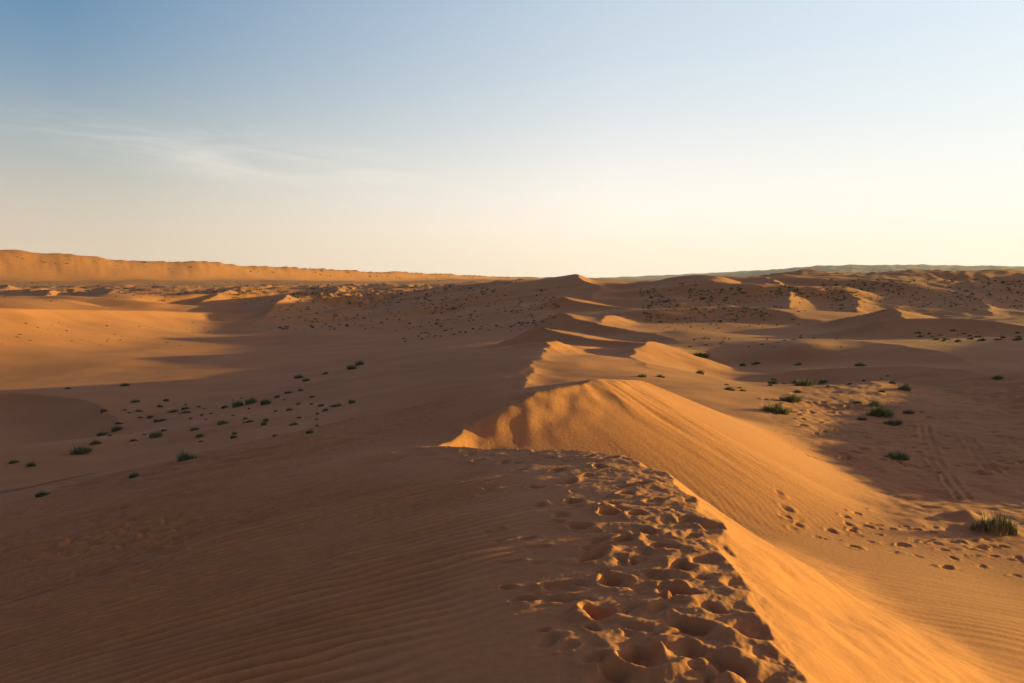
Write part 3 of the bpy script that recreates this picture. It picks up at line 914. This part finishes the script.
# ------------------------------------------------------------------ evening dust in the air
zt = max(float(Z.max()), 2.0) + 3.0
zb = float(Z.min()) - 1.0
me = bpy.data.meshes.new('haze')
R_ = 9800.0
me.from_pydata([(x, y, z) for z in (zb, zt) for y in (-R_, R_) for x in (-R_, R_)], [],
               [(0, 2, 3, 1), (4, 5, 7, 6), (0, 1, 5, 4), (2, 6, 7, 3), (0, 4, 6, 2), (1, 3, 7, 5)])
hm_, hnt, hbs = new_mat('haze')
hnt.nodes.remove(hbs)
pv = hnt.nodes.new('ShaderNodeVolumePrincipled')
pv.inputs['Color'].default_value = (0.92, 0.85, 0.80, 1)
pv.inputs['Density'].default_value = HAZE
pv.inputs['Anisotropy'].default_value = 0.2
hnt.links.new(pv.outputs['Volume'], hnt.nodes['Material Output'].inputs['Volume'])
me.materials.append(hm_)
o = bpy.data.objects.new('haze', me)
C.objects.link(o)
o['kind'] = 'stuff'

# ------------------------------------------------------------------ light, sky, camera
wd = bpy.data.worlds.new('World')
scene.world = wd
wd.use_nodes = True
nt = wd.node_tree
bg = nt.nodes['Background']
N, L = nt.nodes, nt.links
sky = N.new('ShaderNodeTexSky')
sky.sky_type = 'NISHITA'
sky.sun_disc = False
sky.sun_elevation = SUN_EL
sky.sun_rotation = SUN_AZ
sky.altitude = 200
sky.air_density = 1.0
sky.dust_density = 2.0
sky.ozone_density = 2.5
# evening dust low over the horizon: pale cream air, thinning with height, brighter towards the sun
tc = N.new('ShaderNodeTexCoord')
sep = N.new('ShaderNodeSeparateXYZ')
L.new(tc.outputs['Generated'], sep.inputs['Vector'])


def math_node(op, a, b=None, cc=None):
    n = N.new('ShaderNodeMath')
    n.operation = op
    for k, q in enumerate((a, b, cc)):
        if q is None:
            continue
        if isinstance(q, (int, float)):
            n.inputs[k].default_value = q
        else:
            L.new(q, n.inputs[k])
    return n.outputs[0]


def mix(fac, a, b):
    n = N.new('ShaderNodeMixRGB')
    for sock, q in ((n.inputs['Fac'], fac), (n.inputs['Color1'], a), (n.inputs['Color2'], b)):
        if isinstance(q, tuple):
            sock.default_value = (*q, 1)
        elif isinstance(q, (int, float)):
            sock.default_value = q
        else:
            L.new(q, sock)
    return n.outputs['Color']


def ramp(x, stops):
    n = N.new('ShaderNodeValToRGB')
    e = n.color_ramp.elements
    while len(e) < len(stops):
        e.new(0.5)
    for k, (p, col) in enumerate(stops):
        e[k].position = p
        e[k].color = (*col, 1) if isinstance(col, tuple) else (col, col, col, 1)
    L.new(x, n.inputs['Fac'])
    return n.outputs['Color']


zc = math_node('MAXIMUM', sep.outputs['Z'], 0.0)
# angle to the sun: 0 away from it, 1 towards it
sdir = (math.sin(SUN_AZ), math.cos(SUN_AZ))
dot = math_node('MULTIPLY_ADD', sep.outputs['X'], sdir[0], math_node('MULTIPLY', sep.outputs['Y'], sdir[1]))
side = math_node('MULTIPLY_ADD', dot, 0.5, 0.5)
K = 5.35
glow = ramp(side, [(0.45, 0.0), (0.70, 0.46), (0.88, 0.66), (1.0, 0.80)])
# the white aureole is a low thing: it fades out towards the zenith
low_half = ramp(sep.outputs['Z'], [(0.25, 1.0), (0.75, 0.05)])
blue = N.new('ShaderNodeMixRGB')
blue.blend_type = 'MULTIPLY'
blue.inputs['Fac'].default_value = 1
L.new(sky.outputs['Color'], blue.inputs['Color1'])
L.new(ramp(sep.outputs['Z'], [(0.29, (0.86, 1.16, 1.39)), (0.62, (1.10, 0.88, 1.12))]), blue.inputs['Color2'])  # upper sky out of view is tinted pinker to redden the shaded sand
cool = mix(math_node('MULTIPLY', glow, low_half), blue.outputs['Color'], (0.99 * K, 1.03 * K, 1.05 * K))
wide = math_node('POWER', 2.718, math_node('MULTIPLY', math_node('POWER', math_node('DIVIDE', zc, 0.145), 2.0), -1.0))
low = math_node('POWER', 2.718, math_node('MULTIPLY', math_node('POWER', math_node('DIVIDE', zc, 0.05), 2.0), -1.0))


def sc(*q):
    return tuple(v * K for v in q)


# (ramps hold values up to 1, so scale after)
def scaled(col):
    n = N.new('ShaderNodeMixRGB')
    n.blend_type = 'MULTIPLY'
    n.inputs['Fac'].default_value = 1
    L.new(col, n.inputs['Color1'])
    n.inputs['Color2'].default_value = (K, K, K, 1)
    return n.outputs['Color']


dcol = scaled(ramp(side, [(0.05, (.62, .44, .42)), (0.47, (.74, .64, .56)), (0.70, (1.18, 1.04, .95)), (0.88, (1.04, .985, .93)), (1.0, (1.05, .97, .80))]))  # unseen side away from the sun also tinted pink for the shade
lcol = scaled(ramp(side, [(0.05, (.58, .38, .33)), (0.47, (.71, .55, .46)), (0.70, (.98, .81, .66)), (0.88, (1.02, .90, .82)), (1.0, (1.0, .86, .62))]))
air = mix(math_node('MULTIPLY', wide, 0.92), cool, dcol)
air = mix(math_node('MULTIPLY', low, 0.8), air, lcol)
# a few wisps of cirrus low on the left
az = math_node('ARCTAN2', sep.outputs['X'], sep.outputs['Y'])
cv = N.new('ShaderNodeCombineXYZ')
L.new(math_node('MULTIPLY', az, 6.0), cv.inputs['X'])
L.new(math_node('MULTIPLY', math_node('MULTIPLY_ADD', az, 0.11, sep.outputs['Z']), 46.0), cv.inputs['Y'])
cn = N.new('ShaderNodeTexNoise')
cn.inputs['Scale'].default_value = 1.0
cn.inputs['Detail'].default_value = 5
cn.inputs['Roughness'].default_value = 0.6
cn.inputs['Distortion'].default_value = 0.6
L.new(cv.outputs['Vector'], cn.inputs['Vector'])
mask = math_node('POWER', 2.718, math_node('MULTIPLY', math_node('ADD', math_node('POWER', math_node('ABSOLUTE', math_node('DIVIDE', math_node('ADD', az, 0.27), 0.19)), 2.0),
                 math_node('POWER', math_node('ABSOLUTE', math_node('DIVIDE', math_node('SUBTRACT', math_node('MULTIPLY_ADD', az, 0.11, sep.outputs['Z']), 0.089), 0.021)), 2.0)), -1.0))
cm = math_node('MULTIPLY', mask, ramp(cn.outputs['Fac'], [(0.40, 0.0), (0.82, 0.62)]))
air = mix(cm, air, sc(1.0, .93, .86))
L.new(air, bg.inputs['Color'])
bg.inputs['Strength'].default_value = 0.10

sl = bpy.data.lights.new('sun', 'SUN')
sl.energy = 4.7
sl.angle = math.radians(0.55)
sl.color = (1.0, 0.88, 0.225)
so = bpy.data.objects.new('sun', sl)
C.objects.link(so)
so.rotation_euler = (math.radians(90) - SUN_EL, 0, math.pi - SUN_AZ)
so.location = (60, 0, 40)

cd = bpy.data.cameras.new('camera')
cd.lens = LENS
cd.sensor_width = 36
cd.clip_start = 0.1
cd.clip_end = 30000
co = bpy.data.objects.new('camera', cd)
C.objects.link(co)
co.location = (0, 0, 0)
co.rotation_euler = (math.radians(90) - PITCH, 0, 0)
scene.camera = co

vs = scene.view_settings
vs.view_transform = 'Standard'
vs.look = 'None'
vs.exposure = 0.98
vs.gamma = 1
scene.render.engine = 'CYCLES'
scene.cycles.max_bounces = 6
scene.cycles.use_denoising = True
